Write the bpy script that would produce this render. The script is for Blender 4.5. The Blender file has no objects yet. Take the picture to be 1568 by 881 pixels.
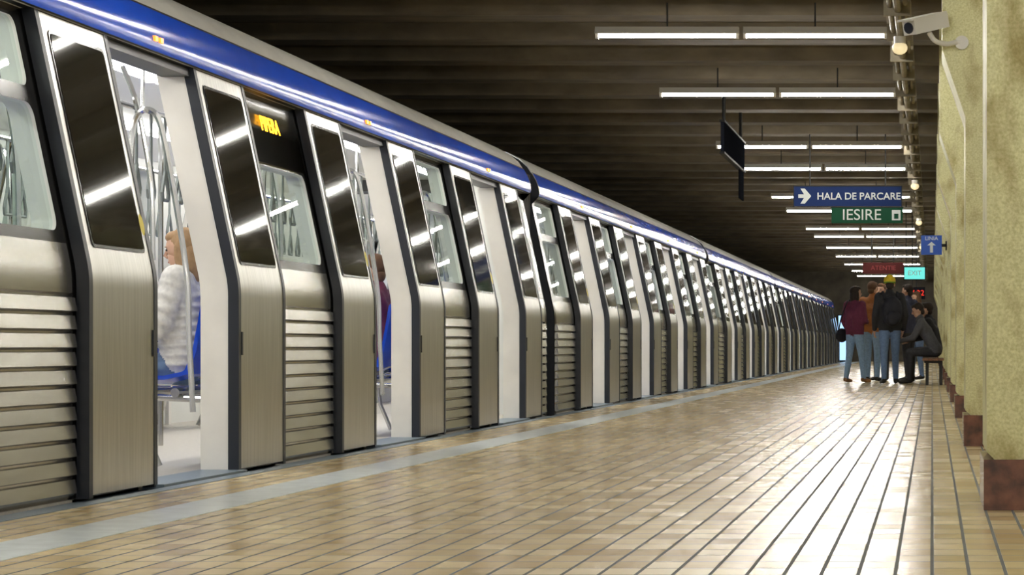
import bpy, math, random
import numpy as np
from mathutils import Vector, Matrix
random.seed(4)
S = bpy.context.scene
COL = S.collection

# ---------------------------------------------------------------- materials
def nmat(name):
    m = bpy.data.materials.new(name); m.use_nodes = True
    nt = m.node_tree; b = nt.nodes['Principled BSDF']
    return m, nt, b
def mat(name, col, rough=0.5, metal=0.0, nscale=0, namt=0.0, stretch=(1,1,1), coat=0.0, bump=0.0, emis=None, es=0, spec=None):
    m, nt, b = nmat(name)
    b.inputs['Base Color'].default_value = (*col, 1)
    b.inputs['Roughness'].default_value = rough
    b.inputs['Metallic'].default_value = metal
    b.inputs['Coat Weight'].default_value = coat
    if spec is not None: b.inputs['Specular IOR Level'].default_value = spec
    if emis:
        b.inputs['Emission Color'].default_value = (*emis, 1)
        b.inputs['Emission Strength'].default_value = es
    if nscale:
        tc = nt.nodes.new('ShaderNodeTexCoord'); mp = nt.nodes.new('ShaderNodeMapping')
        mp.inputs['Scale'].default_value = stretch
        nz = nt.nodes.new('ShaderNodeTexNoise'); nz.inputs['Scale'].default_value = nscale
        nz.inputs['Detail'].default_value = 4
        nt.links.new(tc.outputs['Object'], mp.inputs[0]); nt.links.new(mp.outputs[0], nz.inputs['Vector'])
        cr = nt.nodes.new('ShaderNodeValToRGB')
        e = cr.color_ramp.elements
        e[0].position = .3; e[1].position = .7
        e[0].color = (*[c*(1-namt) for c in col], 1); e[1].color = (*[min(1, c*(1+namt)) for c in col], 1)
        nt.links.new(nz.outputs['Fac'], cr.inputs[0]); nt.links.new(cr.outputs[0], b.inputs['Base Color'])
        if bump:
            bp = nt.nodes.new('ShaderNodeBump'); bp.inputs['Strength'].default_value = bump
            bp.inputs['Distance'].default_value = .01
            nt.links.new(nz.outputs['Fac'], bp.inputs['Height']); nt.links.new(bp.outputs[0], b.inputs['Normal'])
    return m
def emit(name, col, s):
    m = bpy.data.materials.new(name); m.use_nodes = True; nt = m.node_tree
    nt.nodes.clear(); e = nt.nodes.new('ShaderNodeEmission'); o = nt.nodes.new('ShaderNodeOutputMaterial')
    e.inputs[0].default_value = (*col, 1); e.inputs[1].default_value = s
    nt.links.new(e.outputs[0], o.inputs[0]); return m
def glassmat(name, tint):
    m = bpy.data.materials.new(name); m.use_nodes = True; nt = m.node_tree; nt.nodes.clear()
    t = nt.nodes.new('ShaderNodeBsdfTransparent'); t.inputs[0].default_value = (*tint, 1)
    g = nt.nodes.new('ShaderNodeBsdfGlossy'); g.inputs['Roughness'].default_value = .02
    f = nt.nodes.new('ShaderNodeLayerWeight'); f.inputs[0].default_value = .5
    p = nt.nodes.new('ShaderNodeMath'); p.operation='POWER'; p.inputs[1].default_value = 5
    a = nt.nodes.new('ShaderNodeMath'); a.operation='MULTIPLY_ADD'; a.inputs[1].default_value=.8; a.inputs[2].default_value=.04
    mx = nt.nodes.new('ShaderNodeMixShader'); o = nt.nodes.new('ShaderNodeOutputMaterial')
    nt.links.new(f.outputs['Facing'], p.inputs[0]); nt.links.new(p.outputs[0], a.inputs[0])
    nt.links.new(a.outputs[0], mx.inputs[0]); nt.links.new(t.outputs[0], mx.inputs[1]); nt.links.new(g.outputs[0], mx.inputs[2])
    nt.links.new(mx.outputs[0], o.inputs[0]); return m

M = {}
M['steel'] = mat('stainless_steel', (.61,.60,.575), .38, 1, 3, .10, (1,1,60))
M['leafsteel'] = mat('door_stainless', (.61,.60,.575), .32, 1, 2.2, .12, (1,30,1))
M['ribsteel'] = mat('ribbed_stainless', (.62,.605,.575), .27, 1, 2, .12, (1,1,8))
M['black'] = mat('black_rubber', (.010,.013,.020), .4, 0)
M['gloss'] = mat('black_gloss', (.012,.012,.013), .2, 0, spec=.3)
M['tint'] = mat('tinted_door_glass', (.026,.024,.018), .045, 0, spec=.1)
M['blue'] = mat('blue_paint', (.008,.11,.95), .17, 0, 2.0, .12, spec=.3)
M['roof'] = mat('roof_silver', (.80,.79,.74), .4, .1, 3, .08)
M['roofdark'] = mat('roof_grey', (.22,.22,.22), .6)
M['white'] = mat('interior_white', (.78,.78,.74), .38, 0, 2.5, .05)
M['jamb'] = mat('door_jamb_white', (.84,.81,.75), .35, .0, 4, .06)
M['iceil'] = mat('interior_ceiling', (.80,.80,.77), .3)
M['ifloor'] = mat('interior_floor', (.50,.46,.40), .35, 0, 40, .10)
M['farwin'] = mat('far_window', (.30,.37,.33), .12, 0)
M['chrome'] = mat('chrome', (.62,.62,.61), .15, 1)
M['seat'] = mat('seat_blue', (.008,.07,.62), .25, 0, 5, .12, coat=.3)
M['sill'] = mat('sill_bluegrey', (.22,.28,.34), .4, .3)
M['strap'] = mat('strap_grey', (.16,.18,.17), .5)
M['ilamp'] = emit('train_lamp', (1.0,.99,.95), 16)
M['glass'] = glassmat('window_glass', (.78,.87,.82))
M['led'] = emit('led_amber', (1,.42,.02), 6)
M['yellow'] = mat('yellow_sticker', (.75,.62,.02), .5)
M['amberlamp'] = mat('amber_lamp', (.8,.25,.02), .3, emis=(1,.35,.03), es=1.5)

# ---------------------------------------------------------------- mesh builder
class MB:
    def __init__(s): s.v=[]; s.f=[]; s.m=[]; s.mats=[]
    def mi(s, k):
        mm = M[k] if isinstance(k, str) else k
        if mm not in s.mats: s.mats.append(mm)
        return s.mats.index(mm)
    def add(s, vs, fs, k):
        o = len(s.v); s.v += [tuple(p) for p in vs]; i = s.mi(k)
        for f in fs: s.f.append([o+a for a in f]); s.m.append(i)
    def box(s, x0,x1,y0,y1,z0,z1,k):
        vs=[(x,y,z) for x in (x0,x1) for y in (y0,y1) for z in (z0,z1)]
        s.add(vs, [(0,1,3,2),(4,6,7,5),(0,4,5,1),(2,3,7,6),(0,2,6,4),(1,5,7,3)], k)
    def prism(s, poly, y0, y1, k, cap=True):
        n=len(poly); vs=[(x,y0,z) for x,z in poly]+[(x,y1,z) for x,z in poly]
        fs=[(i,(i+1)%n,n+(i+1)%n,n+i) for i in range(n)]
        if cap: fs += [tuple(range(n))[::-1], tuple(range(n,2*n))]
        s.add(vs, fs, k)
    def strip(s, pts, y0, y1, ks):
        for i in range(len(pts)-1):
            k = ks if isinstance(ks,str) else ks[i]
            a,b=pts[i],pts[i+1]
            s.add([(a[0],y0,a[1]),(b[0],y0,b[1]),(b[0],y1,b[1]),(a[0],y1,a[1])],[(0,1,2,3)],k)
    def tube(s, path, r, k, n=10, cap=True):
        P=[Vector(p) for p in path]; rs = r if isinstance(r,(list,tuple)) else [r]*len(P)
        vs=[]; up=None
        for i,p in enumerate(P):
            t=(P[min(i+1,len(P)-1)]-P[max(i-1,0)]).normalized()
            if up is None:
                up = Vector((0,0,1)) if abs(t.z)<.9 else Vector((1,0,0))
            a=(up-t*up.dot(t)).normalized(); b=t.cross(a); up=a
            for j in range(n):
                q=2*math.pi*j/n; vs.append(p+(a*math.cos(q)+b*math.sin(q))*rs[i])
        fs=[]
        for i in range(len(P)-1):
            for j in range(n):
                fs.append((i*n+j,i*n+(j+1)%n,(i+1)*n+(j+1)%n,(i+1)*n+j))
        if cap: fs += [tuple(range(n))[::-1], tuple(range((len(P)-1)*n,len(P)*n))]
        s.add(vs,fs,k)
    def ell(s, c, r, k, nu=14, nv=9, rot=None):
        if not isinstance(r,(list,tuple)): r=(r,r,r)
        vs=[]; c=Vector(c)
        for i in range(nv+1):
            th=math.pi*i/nv
            for j in range(nu):
                ph=2*math.pi*j/nu
                p=Vector((r[0]*math.sin(th)*math.cos(ph), r[1]*math.sin(th)*math.sin(ph), r[2]*math.cos(th)))
                if rot is not None: p=rot@p
                vs.append(c+p)
        fs=[(i*nu+j,i*nu+(j+1)%nu,(i+1)*nu+(j+1)%nu,(i+1)*nu+j) for i in range(nv) for j in range(nu)]
        s.add(vs,fs,k)
    def obj(s, name, parent=None, smooth=35, xf=None):
        me=bpy.data.meshes.new(name); v=s.v
        if xf is not None: v=[tuple(xf@Vector(p)) for p in v]
        me.from_pydata(v,[],s.f)
        for mm in s.mats: me.materials.append(mm)
        me.polygons.foreach_set('material_index', s.m)
        me.update()
        import bmesh
        bm=bmesh.new(); bm.from_mesh(me); bmesh.ops.remove_doubles(bm, verts=bm.verts, dist=.00005)
        bmesh.ops.recalc_face_normals(bm, faces=bm.faces); bm.to_mesh(me); bm.free()
        if smooth:
            me.shade_smooth(); me.set_sharp_from_angle(angle=math.radians(smooth))
        o=bpy.data.objects.new(name, me); COL.objects.link(o)
        if parent: o.parent=parent
        return o
def empty(name, loc=(0,0,0)):
    e=bpy.data.objects.new(name,None); e.location=loc; e.empty_display_size=.2; COL.objects.link(e); return e
def text(name, body, size, loc, rot, m, parent=None, ext=.002, align='CENTER'):
    c=bpy.data.curves.new(name,'FONT'); c.body=body; c.size=size; c.extrude=ext; c.align_x=align; c.align_y='CENTER'
    c.materials.append(m); o=bpy.data.objects.new(name,c); o.location=loc; o.rotation_euler=rot; COL.objects.link(o)
    if parent: o.parent=parent
    return o

# ---------------------------------------------------------------- room shell
def floor_mat():
    m, nt, b = nmat('platform_tiles'); N=nt.nodes; L=nt.links
    tc=N.new('ShaderNodeTexCoord'); sp=N.new('ShaderNodeSeparateXYZ'); cb=N.new('ShaderNodeCombineXYZ')
    L.new(tc.outputs['Object'],sp.inputs[0]); L.new(sp.outputs['Y'],cb.inputs['X']); L.new(sp.outputs['X'],cb.inputs['Y'])
    def brick(c1,c2,cm):
        br=N.new('ShaderNodeTexBrick'); br.inputs['Scale'].default_value=1; br.inputs['Brick Width'].default_value=.21
        br.inputs['Row Height'].default_value=.105; br.inputs['Mortar Size'].default_value=.0060; br.inputs['Mortar Smooth'].default_value=.15
        br.inputs['Color1'].default_value=c1; br.inputs['Color2'].default_value=c2
        br.inputs['Mortar'].default_value=cm; br.offset=.0
        L.new(cb.outputs[0],br.inputs['Vector']); return br
    br=brick((.73,.53,.25,1),(.86,.70,.40,1),(.17,.175,.165,1))
    nz=N.new('ShaderNodeTexNoise'); nz.inputs['Scale'].default_value=1.6; nz.inputs['Detail'].default_value=6
    L.new(tc.outputs['Object'],nz.inputs['Vector'])
    cr=N.new('ShaderNodeValToRGB'); cr.color_ramp.elements[0].position=.35; cr.color_ramp.elements[1].position=.68
    cr.color_ramp.elements[0].color=(.80,.79,.78,1); cr.color_ramp.elements[1].color=(1.0,1.0,1.0,1)
    L.new(nz.outputs['Fac'],cr.inputs[0])
    mx=N.new('ShaderNodeMix'); mx.data_type='RGBA'; mx.blend_type='MULTIPLY'; mx.inputs[0].default_value=1
    L.new(br.outputs['Color'],mx.inputs[6]); L.new(cr.outputs[0],mx.inputs[7]); L.new(mx.outputs[2],b.inputs['Base Color'])
    b2=brick((.19,.19,.19,1),(.30,.30,.30,1),(.8,.8,.8,1))
    L.new(b2.outputs['Color'],b.inputs['Roughness'])
    b3=brick((.78,.78,.78,1),(1,1,1,1),(0,0,0,1))
    n2=N.new('ShaderNodeTexNoise'); n2.inputs['Scale'].default_value=10; L.new(tc.outputs['Object'],n2.inputs['Vector'])
    ad=N.new('ShaderNodeMath'); ad.operation='MULTIPLY_ADD'; ad.inputs[1].default_value=.9
    L.new(b3.outputs['Color'],ad.inputs[0]); L.new(n2.outputs['Fac'],ad.inputs[2])
    bp=N.new('ShaderNodeBump'); bp.inputs['Strength'].default_value=.36; bp.inputs['Distance'].default_value=.0045
    L.new(ad.outputs[0],bp.inputs['Height']); L.new(bp.outputs[0],b.inputs['Normal'])
    b.inputs['Specular IOR Level'].default_value=.24
    return m
M['floor']=floor_mat()
M['strip']=mat('pale_strip',(.76,.82,.82),.3,0,9,.12)
M['concrete']=mat('dark_concrete',(.10,.085,.065),.8,0,3,.3)
M['ceil']=mat('ceiling_brown',(.14,.115,.078),.75,0,2.2,.28,(1,3,1))
M['wall']=mat('tunnel_wall',(.16,.14,.11),.8,0,2,.3)
M['wallr']=mat('station_wall_pale',(.62,.58,.46),.7,0,2,.1)
YE=96
b=MB(); b.box(-3.50,4.2,-6,YE,-1.1,0,'floor'); b.obj('floor',smooth=0)
b=MB(); b.box(-3.06,-2.80,-6,YE-.2,0,.003,'strip'); b.obj('trim_1',smooth=0)
b=MB(); b.box(-3.5-.0,-3.42,-6,YE-.2,0,.003,'sill'); b.obj('trim_2',smooth=0)
b=MB(); b.box(-7.58,-3.51,-5.9,YE-.02,-1.3,-1.1,'concrete')
for x in (-5.7,-4.3): b.box(x-.035,x+.035,-5.9,YE-.05,-1.1,-.96,'steel')
b.obj('track_bed',smooth=0)
b=MB(); b.box(4.21,8.58,-5.9,YE-.02,-1.3,-1.1,'concrete')
for x in (5.7,7.1): b.box(x-.035,x+.035,-5.9,YE-.05,-1.1,-.96,'steel')
b.obj('track_bed',smooth=0)
b=MB(); b.box(-7.8,-7.6,-6,YE,-1.3,4.1,'wall'); b.obj('wall_left',smooth=0)
b=MB(); b.box(8.6,8.8,-6,YE,-1.3,4.1,'wallr'); b.obj('wall_right',smooth=0)
b=MB(); b.box(-7.8,8.8,YE,YE+.2,-1.3,4.1,'wall'); b.obj('wall_back',smooth=0)
# ribbed ceiling
b=MB(); H0=3.60; pts=[]; y=-6.0
while y<YE:
    pts += [(y,H0),(y+.42,H0),(y+.50,H0+.04),(y+.54,H0+.15),(y+1.62,H0+.15),(y+1.68,H0+.03)]
    y+=1.7
vs=[(-7.8,a,h) for a,h in pts]+[(8.8,a,h) for a,h in pts]; n=len(pts)
b.add(vs,[(i,i+1,n+i+1,n+i) for i in range(n-1)],'ceil'); b.box(-7.8,8.8,-6,YE,4.0,4.1,'ceil')
b.obj('ceiling',smooth=0)

# ---------------------------------------------------------------- pillars
def pillar_mat():
    m,nt,b=nmat('yellow_terrazzo'); N=nt.nodes; L=nt.links
    tc=N.new('ShaderNodeTexCoord')
    n1=N.new('ShaderNodeTexNoise'); n1.inputs['Scale'].default_value=90; n1.inputs['Detail'].default_value=3
    n2=N.new('ShaderNodeTexNoise'); n2.inputs['Scale'].default_value=1.9; n2.inputs['Detail'].default_value=8
    mp=N.new('ShaderNodeMapping'); mp.inputs['Scale'].default_value=(2.4,2.4,1.2)
    L.new(tc.outputs['Object'],n1.inputs[0]); L.new(tc.outputs['Object'],mp.inputs[0]); L.new(mp.outputs[0],n2.inputs[0])
    c1=N.new('ShaderNodeValToRGB'); e=c1.color_ramp.elements; e[0].position=.25; e[1].position=.7
    e[0].color=(.55,.54,.24,1); e[1].color=(.80,.79,.47,1)
    c2=N.new('ShaderNodeValToRGB'); e=c2.color_ramp.elements; e[0].position=.34; e[1].position=.49
    e[0].color=(.54,.46,.31,1); e[1].color=(1,1,1,1)
    L.new(n1.outputs['Fac'],c1.inputs[0]); L.new(n2.outputs['Fac'],c2.inputs[0])
    mx=N.new('ShaderNodeMix'); mx.data_type='RGBA'; mx.blend_type='MULTIPLY'; mx.inputs[0].default_value=1
    L.new(c1.outputs[0],mx.inputs[6]); L.new(c2.outputs[0],mx.inputs[7]); L.new(mx.outputs[2],b.inputs['Base Color'])
    bp=N.new('ShaderNodeBump'); bp.inputs['Strength'].default_value=.3; bp.inputs['Distance'].default_value=.003
    L.new(n1.outputs['Fac'],bp.inputs['Height']); L.new(bp.outputs[0],b.inputs['Normal'])
    b.inputs['Roughness'].default_value=.45
    return m
M['pillar']=pillar_mat()
M['plinth']=mat('red_marble',(.13,.05,.028),.25,0,14,.6,coat=.3)
py=9.36
while py<YE-2:
    b=MB()
    X0=.215; X1=.86
    poly=[(X0+.03,0.2),(X0,.23),(X0,2.12),(X0-.15,2.56),(X0-.15,3.7),(X1+.15,3.7),(X1+.15,2.56),(X1,2.12),(X1,.23),(X1-.03,.2)]
    b.prism(poly,py,py+.75,'pillar')
    b.box(X0-.012,X1+.012,py-.012,py+.762,.001,.20,'plinth')
    b.obj('pillar',smooth=0)
    py+=5.95
b=MB(); b.box(.12,.96,-6,YE,3.2,3.75,'pillar'); b.obj('ceiling_beam',smooth=0)

# ---------------------------------------------------------------- fluorescent lamps
M['lamphouse']=mat('lamp_housing',(.75,.73,.68),.4)
M['tube']=emit('tube_light',(1.0,.965,.88),108)
M['rod']=mat('dark_rod',(.03,.03,.03),.5,.5)
lb=MB()
for (a,c) in ((-1.25,-.02),(.02,1.25)):
    sec=[(-.06,.02),(-.035,.075),(.035,.075),(.06,.02),(.055,.012),(.02,.03),(-.02,.03),(-.055,.012)]
    vs=[(a,y,z) for y,z in sec]+[(c,y,z) for y,z in sec]; n=len(sec)
    lb.add(vs,[(i,(i+1)%n,n+(i+1)%n,n+i) for i in range(n)]+[tuple(range(n)),tuple(range(n,2*n))],'lamphouse')
    lb.box(a,a+.025,-.03,.03,-.025,.03,'lamphouse'); lb.box(c-.025,c,-.03,.03,-.025,.03,'lamphouse')
    lb.tube([(a+.02,0,0),(c-.02,0,0)],.017,'tube',8)
    lb.tube([((a+c)/2,0,.07),((a+c)/2,0,.285)],.008,'rod',6)
lo=lb.obj('fluorescent_lamp'); lamp_mesh=lo.data
LY=[20.4,25.2,31.8,35.8,42.6,47.0,54.2,58.1,64.7,71,78,85,91]
lo.location=(-1.64,20.4,3.31)
for y in [-3,2.5,6.5,10.8,15.4]+LY[1:]:
    o=bpy.data.objects.new('fluorescent_lamp',lamp_mesh); o.location=(-1.64,y,3.31); COL.objects.link(o)
for y in (-2,3,8,13,18,23.5,29,35,42,50,60,72,84):  # unseen row over the other aisle, added for ambient light
    o=bpy.data.objects.new('fluorescent_lamp',lamp_mesh); o.location=(2.6,y,3.31); COL.objects.link(o)

# ---------------------------------------------------------------- train
def PX(h):
    if h<=.9: return -3.56
    if h<1.02: return -3.56-.21*(h-.9)**2/.24
    return -3.56-.21*(h-.96)
WI=-.165
def hs(h0,h1):
    l=[h0]+[q for q in (.9,.93,.96,.99,1.02) if h0<q<h1]+[h1]; return l
def slab(b,y0,y1,h0,h1,o0,o1,k,mirror=False):
    H=hs(h0,h1); p=[(PX(h)+o0,h) for h in H]+[(PX(h)+o1,h) for h in H[::-1]]
    if mirror: p=[(-10-x,h) for x,h in p]
    b.prism(p,y0,y1,k)
def rloop(ya,yb,ha,hb,r,n=5):
    cs=[]
    for (cy,ch,a0) in ((yb-r,hb-r,0),(ya+r,hb-r,90),(ya+r,ha+r,180),(yb-r,ha+r,270)):
        cs.append([(cy+r*math.cos(math.radians(a0+90*i/n)),ch+r*math.sin(math.radians(a0+90*i/n))) for i in range(n+1)])
    return cs
def ring(b,g,y0,y1,h0,h1,ins,r,o0,o1,k0,k1,mirror=False,glass='glass'):
    cs=rloop(y0+ins[0],y1-ins[1],h0+ins[2],h1-ins[3],r)
    corn=[(y1,h1),(y0,h1),(y0,h0),(y1,h0)]
    def P(q,o):
        x=PX(q[1])+o
        if mirror: x=-10-x
        return (x,q[0],q[1])
    for o,k in ((o0,k0),(o1,k1)):
        for i in range(4):
            c=cs[i]; d=cs[(i+1)%4]
            for j in range(len(c)-1): b.add([P(corn[i],o),P(c[j],o),P(c[j+1],o)],[(0,1,2)],k)
            b.add([P(corn[i],o),P(c[-1],o),P(d[0],o),P(corn[(i+1)%4],o)],[(0,1,2,3)],k)
    lp=[q for c in cs for q in c]; n=len(lp)
    for i in range(n):
        a,c=lp[i],lp[(i+1)%n]
        b.add([P(a,o0),P(c,o0),P(c,o1),P(a,o1)],[(0,1,2,3)],k1)
    if glass: g.add([P(q,o0-.015) for q in lp],[tuple(range(n))],glass)
def roundface(b,y0,y1,h0,h1,r,o,k):
    lp=[q for c in rloop(y0,y1,h0,h1,r) for q in c]
    b.add([(PX(q[1])+o,q[0],q[1]) for q in lp],[tuple(range(len(lp)))],k)

def seatrow(b,y0,n,mirror):
    prof=[(-3.86,1.0),(-3.875,.93),(-3.90,.78),(-3.93,.62),(-3.97,.52),(-4.03,.475),(-4.12,.455),(-4.24,.455),(-4.33,.465),(-4.365,.45),(-4.37,.42)]
    prof=[(x+.06,h) for x,h in prof]
    for i in range(n):
        yc=y0+.225+.46*i
        cols=7; vs=[]
        for j in range(cols):
            t=-1+2*j/(cols-1); lift=.035*t*t; w=.215
            for q,(x,h) in enumerate(prof):
                hh=h; xx=x
                if q<5: xx=x-lift*1.2*(1 if q>0 else .6)
                else: hh=h+lift*(1 if q<9 else .5)
                if q==0: hh=h-.03*t**4
                vs.append((xx,yc+t*w,hh))
        m=len(prof); N=len(vs)
        back=[(x+(.022 if q%m<5 else .0),y,h-(.022 if q%m>=4 else 0)) for q,(x,y,h) in enumerate(vs)]
        al=vs+back
        fs=[]
        for j in range(cols-1):
            for q in range(m-1):
                a=j*m+q; fs.append((a,a+1,a+m+1,a+m)); fs.append((N+a,N+a+m,N+a+m+1,N+a+1))
        for q in range(m-1):
            fs.append((q,N+q,N+q+1,q+1)); a=(cols-1)*m+q; fs.append((a,a+1,N+a+1,N+a))
        for j in range(cols-1):
            a=j*m; fs.append((a,a+m,N+a+m,N+a)); a=j*m+m-1; fs.append((a,N+a,N+a+m,a+m))
        if mirror: al=[(-10-x,y,h) for x,y,h in al]
        b.add(al,fs,'seat')
    def mx(x): return -10-x if mirror else x
    ya,yb=y0,y0+.46*n
    b.tube([(mx(-4.0),ya,.40),(mx(-4.0),yb,.40)],.025,'chrome'); b.tube([(mx(-4.22),ya,.40),(mx(-4.22),yb,.40)],.02,'chrome')
    for y in (ya+.06,(ya+yb)/2,yb-.06):
        b.tube([(mx(-3.80),y,.36),(mx(-4.24),y,.38)],.018,'chrome')
        b.tube([(mx(-4.20),y,.38),(mx(-4.18),y,.2),(mx(-4.10),y,.01)],.016,'chrome')

def bez(P,n=5):
    P=[Vector(p) for p in P]; out=[]
    for i in range(len(P)-1):
        a=P[max(i-1,0)]; b_=P[i]; c=P[i+1]; d=P[min(i+2,len(P)-1)]
        for j in range(n):
            t=j/n
            out.append(.5*((2*b_)+(c-a)*t+(2*a-5*b_+4*c-d)*t*t+(3*b_-3*c+d-a)*t**3))
    out.append(P[-1]); return out

def car(Y0,Y1,doors,led=None):
    b=MB(); g=MB(); s=MB(); r=MB()
    edges=[Y0]+[q for c in doors for q in (c-.65,c+.65)]+[Y1]
    for i in range(0,len(edges),2):
        a,z=edges[i],edges[i+1]
        lo=a+ (.90 if i>0 else .10); hi=z-(.90 if i<len(edges)-2 else .10)
        a2=a+(.065 if i>0 else 0); z2=z-(.065 if i<len(edges)-2 else 0)
        for (p,q) in ((a2,lo),(hi,z2)):
            slab(b,p,q,-.05,2.08,-.06,WI+.015,'gloss'); slab(b,p,q,.0,2.08,WI+.015,WI,'white')
            slab(b,p,q,-.9,2.08,0,-.05,'steel',True); slab(b,p,q,0,2.08,WI+.025,WI,'white',True)
        if hi-lo>.4:
            pp=[(PX(0)-.06-.02,0.0)]
            h=.03
            base=-3.56-.06
            while h+.078<.90:
                pp+=[(base+.022,h),(base+.012,h+.056),(base-.014,h+.0590),(base-.014,h+.067)]
                h+=.0765
            pp+=[(base,h)]
            for q in (.9,.93,.96,.99,1.02,1.08): pp.append((PX(q)-.06,q))
            pp+=[(PX(1.08)-.12,1.08),(base-.08,0)]
            b.prism(pp,lo,hi,'ribsteel')
            slab(b,lo,hi,.0,1.08,WI+.02,WI,'white')
            ring(b,g,lo,hi,1.08,1.70,(.06,.06,.05,.035),.06,-.06,WI,'gloss','white')
            if led is not None and lo<led<hi:
                slab(b,lo,hi,1.70,2.08,-.06,WI,'gloss')
            else:
                ring(b,g,lo,hi,1.70,2.08,(.06,.06,.035,.05),.05,-.06,WI,'gloss','white')
            slab(b,lo,hi,-.9,1.08,0,-.05,'steel',True); slab(b,lo,hi,0,1.08,WI+.025,WI,'white',True)
            ring(b,g,lo,hi,1.08,2.08,(.06,.06,.05,.08),.06,-.0,WI,'gloss','white',True,'farwin')
            if hi-lo>.9:
                n=int((z-a-.55)/.46); sy=(a+z)/2-n*.23
                for mir in (False,True):
                    seatrow(s,sy,n,mir)
                    for yy in (sy-.08,sy+.46*n+.08):
                        f=(lambda x:-10-x) if mir else (lambda x:x)
                        P=[(-3.88,.30),(-3.90,.7),(-3.91,1.0),(-3.97,1.4),(-4.035,1.75),(-4.08,1.87),(-4.15,1.88),(-4.195,1.78),(-4.205,1.5),(-4.20,1.1),(-4.19,.8),(-4.16,.5),(-4.10,.42)]
                        s.tube(bez([(f(x),yy,h) for x,h in P]),.016,'chrome',8)
                        P=[(-4.10,1.1),(-4.11,1.5),(-4.18,1.9),(-4.26,2.12)]
                        s.tube(bez([(f(x),yy+.03,h) for x,h in P]),.014,'chrome',8)
    for c in doors:
        for sgn in (-1,1):
            ya,yb=sorted((c+sgn*.66,c+sgn*1.50))
            slab(b,ya,yb,.015,2.07,0,-.045,'leafsteel')
            for e in (ya,yb): slab(b,e-.022,e+.022,.0,2.075,.003,-.052,'black')
            roundface(b,ya+.085,yb-.075,1.07,2.0,.03,.004,'gloss')
            roundface(b,ya+.10,yb-.09,1.085,1.985,.025,.006,'tint')
            hy=(yb-.035) if sgn<0 else (ya+.035)
            b.box(-3.56,-3.553,hy-.01,hy+.01,.60,.72,'black')
            ja,jb=sorted((c+sgn*.645,c+sgn*.71))
            slab(b,ja,jb,0,2.08,-.054,-.195,'jamb')
            slab(b,ja,jb,0,2.08,WI,-.195,'jamb',True)
        q=[(.03*math.cos(t*math.pi/8),.05*math.sin(t*math.pi/8)) for t in range(16)]
        b.add([(PX(1.2+d)+.0075,c-.72+a,1.2+d) for a,d in q],[tuple(range(16))],'yellow')
        b.box(-3.76,-3.52,c-.66,c+.66,-.06,.012,'sill'); 
        slab(b,c-.66,c+.66,2.03,2.08,-.02,-.17,'black')
        slab(b,c-.65,c+.65,-.9,1.06,-.02,-.06,'steel',True); slab(b,c-.65,c+.65,0,1.06,-.06,-.08,'white',True)
        for sg in (-1,1):
            ya,yb=sorted((c+sg*.02,c+sg*.65))
            ring(b,g,ya,yb,1.06,2.08,(.1,.1,.05,.1),.05,-.02,-.08,'steel','white',True,'farwin')
        for dd in (-.06,.02): b.box(-3.775,-3.755,c+dd,c+dd+.04,2.125,2.15,'amberlamp')
        for yy in (c-.45,c+.45): r.tube([(-5,yy,0),(-5,yy,2.14)],.017,'chrome',8)
    b.box(-3.66,-3.535,Y0,Y1,-.35,-.012,'sill')
    n=[(PX(2.07)-.03,2.07),(-3.772,2.08),(-3.764,2.11),(-3.772,2.17),(-3.795,2.235),(-3.83,2.30),
       (-3.845,2.315),(-3.88,2.37),(-3.96,2.44),(-4.08,2.505),(-4.25,2.555),(-4.55,2.60),(-5,2.62)]
    ks=['black','blue','blue','blue','blue','black','roof','roof','roof','roof','roofdark','roofdark']
    b.strip(n,Y0,Y1,ks); b.strip([(-10-x,h) for x,h in n],Y0,Y1,ks)
    b.box(-6.38,-3.62,Y0,Y1,-.06,.0,'ifloor')
    ic=[(-3.98,2.08),(-4.15,2.14),(-4.5,2.20),(-5,2.21),(-5.5,2.20),(-5.85,2.14),(-6.02,2.08)]
    b.strip(ic,Y0,Y1,'iceil')
    b.strip([(-3.78,2.075),(-3.98,2.08)],Y0,Y1,'iceil'); b.strip([(-6.22,2.075),(-6.02,2.08)],Y0,Y1,'iceil')
    for x in (-4.42,-5.58): b.box(x-.07,x+.07,Y0+.3,Y1-.3,2.165,2.18,'ilamp')
    for x in (-4.42,-5.58):
        y=Y0+.3
        while y<Y1-.3: b.box(x-.085,x+.085,y,y+.04,2.155,2.185,'iceil'); y+=1.1
    for x in (-4.28,-5.72):
        r.tube([(x,Y0+.4,1.93),(x,Y1-.4,1.93)],.015,'chrome',8)
        y=Y0+.6; i=0
        while y<Y1-.5:
            if i%4==0: r.tube([(x,y+.1,1.93),(x,y+.1,2.15)],.012,'chrome',6)
            r.box(x-.004,x+.004,y-.014,y+.014,1.62,1.94,'strap')
            r.tube([(x,y,1.63),(x,y-.055,1.50),(x,y-.045,1.46),(x,y+.045,1.46),(x,y+.055,1.50),(x,y,1.63)],.011,'strap',6)
            y+=.24; i+=1
    for (ya,yb) in ((Y0,Y0+.06),(Y1-.06,Y1)):
        b.prism([(-3.70,0),(-3.70,1.0),(-3.93,2.07),(-4.4,2.2),(-4.4,0)],ya,yb,'white')
        b.prism([(-6.30,0),(-6.30,1.0),(-6.07,2.07),(-5.6,2.2),(-5.6,0)],ya,yb,'white')
    for (ya,yb) in ((Y0-.004,Y0+.012),(Y1-.012,Y1+.004)):
        P=[(PX(h)-.065,h) for h in (-.3,.9,.96,1.02,2.07)]+[(x-.006,h-.006) for x,h in n[1:]]
        Pm=[(-10-x,h) for x,h in P[::-1]]
        out=P+Pm[1:]
        inn=[(-5+(x+5)*.82, .03+(h-.03)*.88 if h>0 else 0) for x,h in out]
        m=len(out)
        for yy in (ya,yb):
            b.add([(x,yy,h) for x,h in out]+[(x,yy,h) for x,h in inn],[(i,i+1,m+i+1,m+i) for i in range(m-1)],'black')
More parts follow.
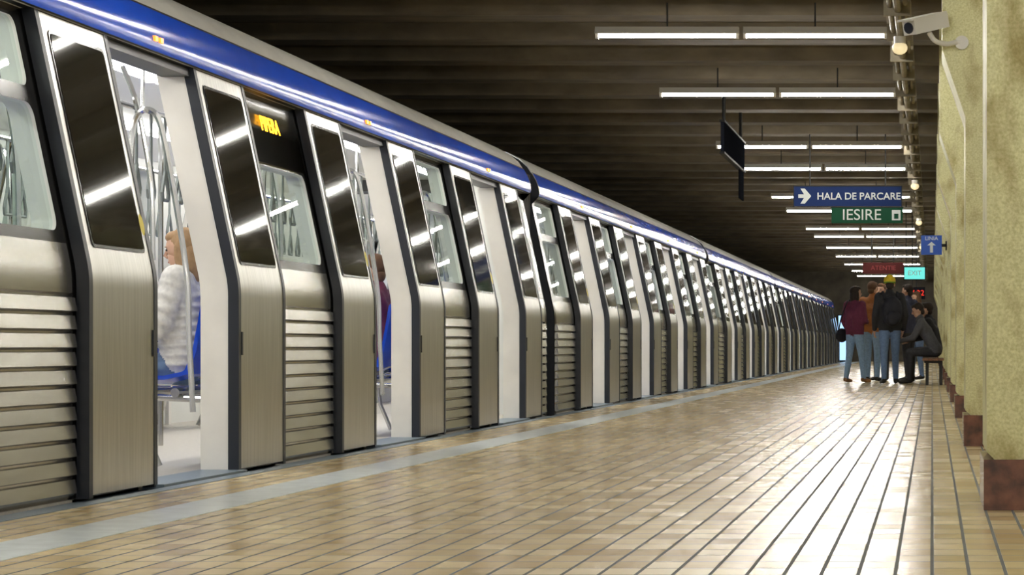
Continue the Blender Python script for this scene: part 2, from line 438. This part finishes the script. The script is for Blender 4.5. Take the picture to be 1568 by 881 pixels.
    b.box(-6.3,-3.75,Y0+.5,Y1-.5,-.85,-.1,'roofdark')
    y=Y1
    while y<Y1+.44:
        for (x0,x1,z0,z1) in ((-4.3,-3.85,-.05,2.28),(-6.15,-5.7,-.05,2.28),(-5.7,-4.3,2.1,2.28)):
            b.box(x0,x1,y,y+.03,z0,z1,'bellows'); b.box(x0+.03,x1-.03,y+.03,y+.06,z0,z1-.02,'black')
        y+=.06
    b.box(-5.8,-4.2,Y1-.02,Y1+.46,-.05,.0,'ifloor')
    return b,g,s,r

M['bellows']=mat('gangway_bellows',(.05,.05,.05),.7)
train=empty('subway_train',(-5,4.6,0))
def addcar(Y0,Y1,doors,copies=(0,),led=None):
    b,g,s,r=car(Y0,Y1,doors,led)
    off=Matrix.Translation((5,-4.6,0))
    for nm,mb in (('car_body',b),('car_glass',g),('car_seats',s),('car_rails',r)):
        o=mb.obj(nm,train,25,off)
        for c in copies:
            if c==0: continue
            d=bpy.data.objects.new(nm,o.data); d.parent=train; d.location=(0,c,0); COL.objects.link(d)
addcar(4.5,22.3,[7.25,11.55,15.85,20.15],led=13.7)
CL=17.25
d0=22.78
addcar(d0,d0+CL-.46,[25.55,29.72,33.87,38.05],copies=(0,CL,2*CL,3*CL))
b=MB(); b.box(-6.2,-3.8,d0+4*CL-.44,d0+4*CL-.40,-.3,2.35,'black'); b.obj('cab_end',train,0,Matrix.Translation((5,-4.6,0)))
t=text('destination_display','PIPERA',.125,(0,0,0),(math.radians(90),0,math.radians(90)),M['led'],train)
t.location=(PX(1.90)-.050+5,13.66-4.6,1.91); t.rotation_euler=(math.radians(90-11.9),0,math.radians(90))

# ---------------------------------------------------------------- conduit, cctv, signs
M['pipe']=mat('conduit_grey',(.24,.21,.15),.6,.2,6,.3)
b=MB()
for dx,dz,rr in ((-.33,3.30,.022),(-.27,3.27,.03),(-.21,3.31,.018)):
    b.tube([(dx,-5,dz),(dx,YE-.3,dz)],rr,'pipe',8)
b.box(-.38,-.17,-5,YE-.3,3.36,3.38,'pipe')
y=-4
while y<YE-2:
    b.box(-.38,-.17,y,y+.05,3.22,3.38,'pipe'); b.tube([(-.275,y+.02,3.37),(-.275,y+.02,3.595)],.01,'rod',6); y+=1.5
b.obj('cable_conduit')
M['globe']=mat('globe_glass',(.75,.7,.5),.3,emis=(1,.8,.45),es=.7)
for y in (19.8,37,48,60):
    b=MB(); b.ell((-.27,y,3.13),(.065,.065,.055),'globe'); b.tube([(-.27,y,3.16),(-.27,y,3.225)],.05,'lamphouse',12); b.obj('emergency_lamp',smooth=60)
M['camwhite']=mat('camera_white',(.70,.69,.65),.35)
cc=empty('security_camera',(.05,15.08,2.66))
b=MB()
b.box(-.05,.05,-.17,.17,-.045,.045,'camwhite'); b.box(-.062,.062,-.21,.15,.045,.058,'camwhite')
b.tube([(0,-.17,0),(0,-.178,0)],.036,'black',14)
o=b.obj('housing',cc,30); o.location=(-.09,0,.03); o.rotation_euler=(math.radians(14),0,math.radians(-40))
b=MB(); b.tube(bez([(-.07,.02,-.02),(-.03,.05,-.07),(.04,.12,-.08),(.10,.20,-.06),(.13,.21,-.06)]),.016,'camwhite',10)
b.tube([(.14,.20,-.06),(.14,.214,-.06)],.045,'camwhite',14); b.obj('bracket',cc,40)

M['signblue']=mat('sign_blue',(.010,.024,.095),.6,spec=.1)
M['signgreen']=mat('sign_green',(.008,.055,.028),.6,spec=.1)
M['signtext']=mat('sign_text',(.5,.52,.5),.6,emis=(.8,.85,.85),es=.1)
M['signframe']=mat('sign_frame',(.03,.03,.03),.6,.0,spec=.05)
R90=(math.radians(90),0,0)
e=empty('blue_direction_sign',(0,33,0)); b=MB(); b.box(-1.92,-.43,0,.08,2.586,2.86,'signblue')
for x in (-1.93,-.43): b.box(x,x+.012,-.006,.086,2.575,2.87,'signframe')
b.box(-1.93,-.42,-.006,.086,2.858,2.87,'signframe')
for x in (-1.7,-.65): b.tube([(x,.04,2.87),(x,.04,3.59)],.01,'rod',6)
b.add([(x,-.004,z) for x,z in ((-1.86,2.70),(-1.78,2.70),(-1.83,2.62),(-1.77,2.62),(-1.68,2.725),(-1.77,2.83),(-1.83,2.83),(-1.78,2.75),(-1.86,2.75))],[tuple(range(9))],'signtext')
b.obj('panel',e,0); t=text('lettering','HALA DE PARCARE',.135,(-1.02,-.004,2.72),R90,M['signtext'],e); t.data.offset=.002
e=empty('green_exit_sign',(0,33,0)); b=MB(); b.box(-1.40,-.41,0,.08,2.35,2.57,'signgreen'); b.box(-.56,-.44,-.005,0,2.39,2.53,'signtext'); b.box(-.53,-.47,-.008,0,2.41,2.48,'signgreen')
b.box(-1.41,-.40,-.004,.084,2.565,2.576,'signframe'); b.obj('panel',e,0); text('lettering','IESIRE',.215,(-.98,-.004,2.46),R90,M['signtext'],e)
M['signblue2']=mat('sign_blue_bright',(.01,.05,.25),.5,emis=(.01,.08,.4),es=.2)
e=empty('platform_number_sign',(0,33,0)); b=MB()
b.box(-.155,.135,0,.05,1.91,2.18,'signblue2'); b.box(.13,.205,.0,.03,2.02,2.06,'signframe'); b.box(.185,.205,.0,.2,1.98,2.1,'signframe')
b.add([(x,-.004,z) for x,z in ((-.03,1.94),(.01,1.94),(.01,2.04),(.05,2.04),(-.01,2.09),(-.07,2.04),(-.03,2.04))],[tuple(range(7))],'signtext')
b.obj('panel',e,0); text('lettering','LINIA',.075,(-.01,-.004,2.135),R90,M['signtext'],e)
M['redled']=emit('led_red',(1,.05,.03),1.2); M['darkred']=mat('sign_darkred',(.06,.012,.012),.5,spec=.1)
M['redtext']=mat('sign_red_text',(.22,.03,.03),.5)
M['teal']=emit('teal_lightbox',(.15,.7,.62),1.3); M['panel']=mat('display_black',(.014,.016,.024),.8,spec=0)
e=empty('red_info_sign',(0,55,0)); b=MB(); b.box(-1.61,-.66,0,.08,2.31,2.57,'darkred')
for x in (-1.4,-.9): b.tube([(x,.04,2.57),(x,.04,3.59)],.012,'rod',6)
b.obj('panel',e,0); text('lettering','ATENTIE',.15,(-1.13,-.004,2.44),R90,M['redtext'],e)
e=empty('teal_exit_lightbox',(0,50,0)); b=MB(); b.box(-.60,-.14,0,.1,2.03,2.31,'panel'); b.box(-.585,-.155,-.004,0,2.045,2.295,'teal')
for x in (-.55,-.42): b.tube([(x,.05,2.3),(x,.05,3.70)],.01,'rod',6)
b.obj('panel',e,0); text('lettering','EXIT',.14,(-.37,-.008,2.17),R90,M['signtext'],e)
e=empty('led_clock',(0,60,0)); b=MB(); b.box(-.66,-.18,0,.1,1.82,2.12,'panel')
for x in (-.5,-.40): b.tube([(x,.05,2.1),(x,.05,3.59)],.012,'rod',6)
b.obj('panel',e,0); text('lettering','17:32',.2,(-.42,-.006,1.97),R90,M['redled'],e)
b=MB(); b.box(-2.44,-2.40,27.4,30.4,2.88,3.24,'panel'); b.box(-2.45,-2.39,27.36,30.44,3.23,3.255,'signframe'); b.box(-2.45,-2.39,27.36,30.44,2.86,2.885,'signframe')
for y in (27.6,30.0): b.tube([(-2.42,y,3.25),(-2.42,y,3.59)],.022,'rod',8)
b.box(-2.43,-2.41,29.8,30.4,2.50,2.86,'panel')
b.obj('hanging_platform_display',smooth=0)
M['endlight']=emit('end_light_blue',(.40,.66,1),1.6)  # glowing panel standing in for the bluish light at the platform end
b=MB(); b.box(-3.80,-3.36,YE-.14,YE-.02,.0,1.9,'signframe'); b.box(-3.78,-3.38,YE-.15,YE-.139,.05,1.85,'endlight'); b.obj('end_light_panel',smooth=0)

# ---------------------------------------------------------------- people
M['skin']=mat('skin',(.60,.36,.25),.5)
M['eye']=mat('eye_dark',(.02,.015,.01),.3); M['lip']=mat('lips',(.40,.14,.11),.5)
def cmat(n,c,r=.8): 
    if n not in M: M[n]=mat(n,c,r,0,30,.15)
    return n
def capsule(b,p0,r0,p1,r1,k):
    p0=Vector(p0);p1=Vector(p1)
    b.tube([p0,p1],[r0,r1],k,12); b.ell(p0,r0,k,12,8); b.ell(p1,r1,k,12,8)
def hand(b,w,d,up,side,curl=.5,k='skin'):
    w=Vector(w); d=Vector(d).normalized(); up=Vector(up); up=(up-d*up.dot(d)).normalized(); lat=d.cross(up)*side
    rot=Matrix((lat,d,up)).transposed()
    b.ell(w+d*.045,(.04,.052,.017),k,12,8,rot); b.tube([w-d*.03,w+d*.02],[.026,.028],k,10)
    for i,(o,l) in enumerate(((.028,.072),(.010,.080),(-.010,.074),(-.028,.058))):
        p=w+d*.085+lat*o; a=p; pts=[a-d*.012,a]; ang=0
        for j in range(3):
            ang+=curl*(.5+.3*j); a=a+(d*math.cos(ang)-up*math.sin(ang))*l*(.45,.32,.23)[j]; pts.append(a)
        b.tube(pts,[.009,.009,.0085,.0078,.006],k,8)
    a=w+d*.025+lat*.032; b.tube([a,a+(d*.6+lat*.7)*.035,a+(d*.95+lat*.55-up*.2)*.062,a+(d*1.3+lat*.4-up*.4)*.075],[.013,.011,.009,.007],k,8)
def head(b,c,fwd,hair,style='short',s=1.0,tilt=0):
    c=Vector(c); f=Vector(fwd).normalized(); up=Vector((0,0,1)); f=(f-up*0).normalized()
    r=f.cross(up).normalized(); up=r.cross(f).normalized()
    R=Matrix((r,f,up)).transposed()
    def P(x,y,z): return c+R@Vector((x*s,y*s,z*s))
    b.ell(P(0,0,.02),(.076*s,.094*s,.10*s),'skin',18,12,R)
    b.ell(P(0,.03,-.045),(.058*s,.062*s,.075*s),'skin',16,10,R)
    b.tube([P(0,.088,.02),P(0,.108,-.02),P(0,.092,-.03)],[.008*s,.013*s,.012*s],'skin',8)
    for q in (-1,1):
        b.ell(P(q*.031,.083,.01),(.013*s,.009*s,.008*s),'eye',8,6,R)
        b.ell(P(q*.031,.088,.03),(.017*s,.006*s,.004*s),hair,8,6,R)
        b.ell(P(q*.077,-.005,-.005),(.012*s,.02*s,.032*s),'skin',10,8,R)
    b.ell(P(0,.088,-.062),(.023*s,.008*s,.007*s),'lip',10,6,R)
    b.ell(P(0,-.022,.042),(.084*s,.096*s,.094*s),hair,18,12,R)
    b.ell(P(0,.035,.085),(.064*s,.055*s,.038*s),hair,14,8,R)
    if style=='long':
        b.ell(P(0,-.05,-.06),(.082*s,.062*s,.15*s),hair,16,12,R)
        for q in (-1,1): b.ell(P(q*.07,-.01,-.05),(.022*s,.045*s,.12*s),hair,12,10,R)
    else: b.ell(P(0,-.06,-.03),(.065*s,.045*s,.06*s),hair,14,10,R)
    if style=='beanie':
        b.ell(P(0,-.015,.062),(.098*s,.110*s,.098*s),'cap',18,12,R); b.ell(P(0,-.012,.030),(.102*s,.114*s,.032*s),'cap2',18,8,R)
        b.ell(P(0,-.015,.160),(.02*s,.02*s,.015*s),'cap2',10,8,R)
def body(name,loc,rot,J,mats,headargs,scale=1,quilt=False,vox=.016,extra=None,thick=1.0,hs_=1.0):
    top,leg,shoe=mats
    e=empty(name,loc); e.rotation_euler=(0,0,rot); e.scale=(scale,)*3
    caps=[]
    def C(a,ra,b_,rb,k): caps.append((Vector(a),ra,Vector(b_),rb,k))
    V=Vector
    for q in 'LR':
        C(J['hip'+q],.098,J['knee'+q],.064,leg); C(J['knee'+q],.064,J['ank'+q],.046,leg)
        C(J['ank'+q]+V((0,-.02,-.035)),.042,J['toe'+q],.034,shoe)
        C(J['sh'+q],.072*thick,J['el'+q],.056*thick,top); C(J['el'+q],.056*thick,J['wr'+q],.040*thick,top)
        C(J['hip'+q]+V((0,0,.04)),.105,J['ch'+q],.115*thick,top)
        C(J['ch'+q],.115*thick,J['sh'+q],.078*thick,top)
    C(J['hipL']+V((0,0,.05)),.105,J['hipR']+V((0,0,.05)),.105,top)
    C(J['chL'],.118*thick,J['chR'],.118*thick,top); C(J['shL'],.065,J['shR'],.065,top)
    C(J['neck'],.058,J['head']-V((0,0,.06)),.052,'skin')
    C(J['neck']+V((0,0,-.02)),.085,J['neck']+V((0,0,.015)),.07,top)
    b=MB()
    for c in caps: capsule(b,*c)
    if quilt:
        mid0=(J['hipL']+J['hipR'])/2+V((0,0,.02)); mid1=(J['chL']+J['chR'])/2+V((0,0,.06))
        for i in range(8):
            t=i/7; p=mid0.lerp(mid1,t); b.ell(p,(.225,.165+.01*math.sin(3*t),.043),top,20,8)
        for q in 'LR':
            for A,B_,rr in ((J['sh'+q],J['el'+q],.085),(J['el'+q],J['wr'+q],.07)):
                d=(B_-A); n=4
                R=d.to_track_quat('Z','Y').to_matrix()
                for i in range(n): b.ell(A+d*((i+.5)/n),(rr,rr,d.length/n*.55),top,14,8,R)
    o=b.obj('tmp',None,0)
    m=o.modifiers.new('r','REMESH'); m.mode='VOXEL'; m.voxel_size=vox
    m=o.modifiers.new('s','SMOOTH'); m.factor=.5; m.iterations=2 if quilt else 4
    dg=bpy.context.evaluated_depsgraph_get(); dg.update()
    me=bpy.data.meshes.new_from_object(o.evaluated_get(dg)); bpy.data.objects.remove(o)
    me.materials.clear(); names=[top,leg,shoe,'skin']
    for k_ in names: me.materials.append(M[k_])
    n=len(me.polygons); cen=np.zeros(n*3,dtype=np.float32); me.polygons.foreach_get('center',cen); cen=cen.reshape(-1,3)
    best=np.full(n,1e9); idx=np.zeros(n,dtype=np.int32)
    for (p0,r0,p1,r1,k_) in caps:
        a=np.array(p0); d=np.array(p1)-a; L2=max(d@d,1e-9); t=np.clip(((cen-a)@d)/L2,0,1)
        dist=np.linalg.norm(cen-(a+t[:,None]*d),axis=1)-(r0+(r1-r0)*t)
        if k_==top: dist-=.012
        w=dist<best; best[w]=dist[w]; idx[w]=names.index(k_)
    me.polygons.foreach_set('material_index',idx); me.shade_smooth(); me.name='figure'
    o=bpy.data.objects.new('figure',me); COL.objects.link(o); o.parent=e
    b=MB()
    for q,sd in (('L',1),('R',-1)):
        d=J['wr'+q]-J['el'+q]; hd=J.get('hd'+q,d); bk=J.get('bk'+q,V((-sd,0,0))*1.0)
        hand(b,J['wr'+q]+d.normalized()*.02,hd,bk,sd,J.get('curl',.5))
    head(b,J['head'],J.get('look',V((0,1,0))),headargs[0],headargs[1],hs_)
    if extra: extra(b,J)
    b.obj('head_and_hands',e,60)
    return e
V=Vector
def stand(stride=.0,lean=0):
    J={}
    for q,s in (('L',-1),('R',1)):
        f=stride*s
        J['hip'+q]=V((s*.09,0,.90)); J['knee'+q]=V((s*.105,.02+f*.5,.49)); J['ank'+q]=V((s*.12,f,.095)); J['toe'+q]=V((s*.14,f+.15,.038))
        J['ch'+q]=V((s*.075,lean*.6,1.26)); J['sh'+q]=V((s*.175,lean,1.41)); J['el'+q]=V((s*.245,-.03+lean,1.12)); J['wr'+q]=V((s*.235,.10+lean,.90))
    J['neck']=V((0,lean+.005,1.47)); J['head']=V((0,lean+.03,1.62))
    return J
def sit(lean=.1):
    J={}
    for q,s in (('L',-1),('R',1)):
        J['hip'+q]=V((s*.10,0,.545)); J['knee'+q]=V((s*.13,.43,.53)); J['ank'+q]=V((s*.13,.44,.095)); J['toe'+q]=V((s*.15,.60,.038))
        J['ch'+q]=V((s*.075,lean*.7,.88)); J['sh'+q]=V((s*.175,lean,1.03)); J['el'+q]=V((s*.22,lean+.14,.78)); J['wr'+q]=V((s*.10,lean+.36,.72))
    J['neck']=V((0,lean+.02,1.09)); J['head']=V((0,lean+.06,1.235))
    return J
cmat('maroon_jacket',(.14,.022,.06)); cmat('brown_jacket',(.40,.15,.045)); cmat('black_coat',(.016,.016,.02)); cmat('navy_coat',(.03,.035,.07))
cmat('grey_coat',(.08,.08,.09)); cmat('light_jeans',(.26,.40,.60)); cmat('jeans',(.12,.19,.33)); cmat('dark_trousers',(.03,.03,.035)); cmat('shoe',(.02,.018,.016)); cmat('tan_shoe',(.30,.15,.06))
cmat('hair_dark',(.025,.015,.01)); cmat('hair_brown',(.12,.06,.03)); cmat('hair_blond',(.40,.25,.13)); cmat('cap',(.75,.55,.03)); cmat('cap2',(.20,.35,.04)); cmat('white_puffer',(.74,.72,.68),.45); cmat('bag',(.012,.012,.02))
def xf(px,z): return (px-1432)/3650*z
J=stand(.10); J['elR']=V((.23,.02,1.12)); J['wrR']=V((.10,.22,1.10)); J['look']=V((.5,1,0))
def bagx(b,J):
    b.ell((-.27,-.05,.86),(.07,.15,.13),'bag',14,10); b.tube(bez([(-.27,-.14,.92),(-.20,-.13,1.2),(-.12,-.02,1.50),(-.18,.10,1.2),(-.27,.06,.92)]),.012,'bag',6)
body('woman_maroon_jacket',(xf(1313,41.2),41.2,0),math.radians(-40),J,('maroon_jacket','light_jeans','tan_shoe'),('hair_dark','long'),.96,extra=bagx)
J=stand(-.08); J['wrL']=V((-.12,.25,1.05)); J['look']=V((.3,1,0))
body('man_brown_jacket',(xf(1340,42.1),42.1,0),math.radians(-20),J,('brown_jacket','light_jeans','shoe'),('hair_brown','short'),1.02)
J=stand(.12); J['look']=V((.1,1,-.1))
def pack(b,J):
    b.ell((0,-.20,1.18),(.17,.11,.25),'bag',16,12); b.ell((0,-.29,1.08),(.12,.05,.12),'bag',14,10)
    for s in (-1,1): b.tube(bez([(s*.12,-.14,1.38),(s*.12,.0,1.50),(s*.13,.125,1.35),(s*.15,.08,1.1),(s*.12,-.12,1.0)]),.018,'bag',6)
body('man_with_backpack',(xf(1367,39.7),39.7,0),math.radians(12),J,('black_coat','jeans','shoe'),('hair_dark','beanie'),1.03,extra=pack,thick=1.1)
J=stand(.05); body('man_navy_coat',(xf(1396,42.6),42.6,0),math.radians(60),J,('navy_coat','dark_trousers','shoe'),('hair_dark','short'),1.0)
J=stand(-.06); body('man_grey_coat',(xf(1354,43.4),43.4,0),math.radians(160),J,('grey_coat','dark_trousers','shoe'),('hair_brown','short'),1.02)
J=stand(.04); body('woman_dark_coat',(xf(1409,44.6),44.6,0),math.radians(120),J,('black_coat','jeans','shoe'),('hair_brown','long'),.95)
J=sit(.24); J['look']=V((0,1,-.35)); body('seated_man_grey_coat',(.06,40.0,0),math.radians(90),J,('grey_coat','dark_trousers','shoe'),('hair_dark','short'),1.0)
J=sit(.10); body('seated_man_black_coat',(.06,40.75,0),math.radians(80),J,('black_coat','dark_trousers','shoe'),('hair_dark','short'),1.02)
M['benchwood']=mat('bench_wood',(.20,.09,.04),.5,0,6,.3,(8,1,8))
b=MB()
for i in range(4): b.box(-.16+.09*i,-.08+.09*i,38.7,41.5,.40,.435,'benchwood')
for y in (38.9,40.1,41.3):
    b.box(-.13,.17,y-.03,y+.03,.36,.40,'rod'); b.box(-.11,-.06,y-.03,y+.03,0,.36,'rod'); b.box(.12,.17,y-.03,y+.03,0,.36,'rod')
b.obj('platform_bench',smooth=0)
J=sit(.02)
J['elR']=V((.25,.12,.80)); J['wrR']=V((.13,.30,1.02)); J['elL']=V((-.24,.10,.76)); J['wrL']=V((-.10,.32,.74)); J['neck']=V((0,.03,1.07)); J['head']=V((0,.04,1.20)); J['look']=V((.0,1,-.15))
J['curl']=.8
def xp(b,J): b.box(.09,.17,.40,.41,1.08,1.22,'panel')
body('passenger_white_puffer',(-4.00,12.80,0),math.radians(90),J,('white_puffer','jeans','shoe'),('hair_blond','long'),.97,quilt=True,vox=.009,thick=1.1,extra=xp,hs_=.92)
for i,(yy,mir,tp) in enumerate(((17.5,False,'maroon_jacket'),(18.9,True,'navy_coat'),(14.2,True,'grey_coat'))):
    J=sit(.03)
    body('seated_passenger',((-4.04 if not mir else -5.96),yy,0),math.radians(90 if not mir else -90),J,(tp,'jeans','shoe'),('hair_brown','short'),.97,vox=.018)

# ---------------------------------------------------------------- world, camera
w=bpy.data.worlds.new('World'); S.world=w; w.use_nodes=True
w.node_tree.nodes['Background'].inputs[0].default_value=(1,.98,.94,1)
w.node_tree.nodes['Background'].inputs[1].default_value=.75
cam=bpy.data.cameras.new('camera'); co=bpy.data.objects.new('camera',cam); COL.objects.link(co)
co.location=(0,0,.65); co.rotation_euler=(math.radians(90),0,0)
cam.sensor_width=36; cam.lens=3650/1573*36; cam.shift_x=-(1432-786.5)/1573; cam.shift_y=(531-442)/1573; cam.clip_end=300
S.camera=co
S.view_settings.view_transform='Standard'
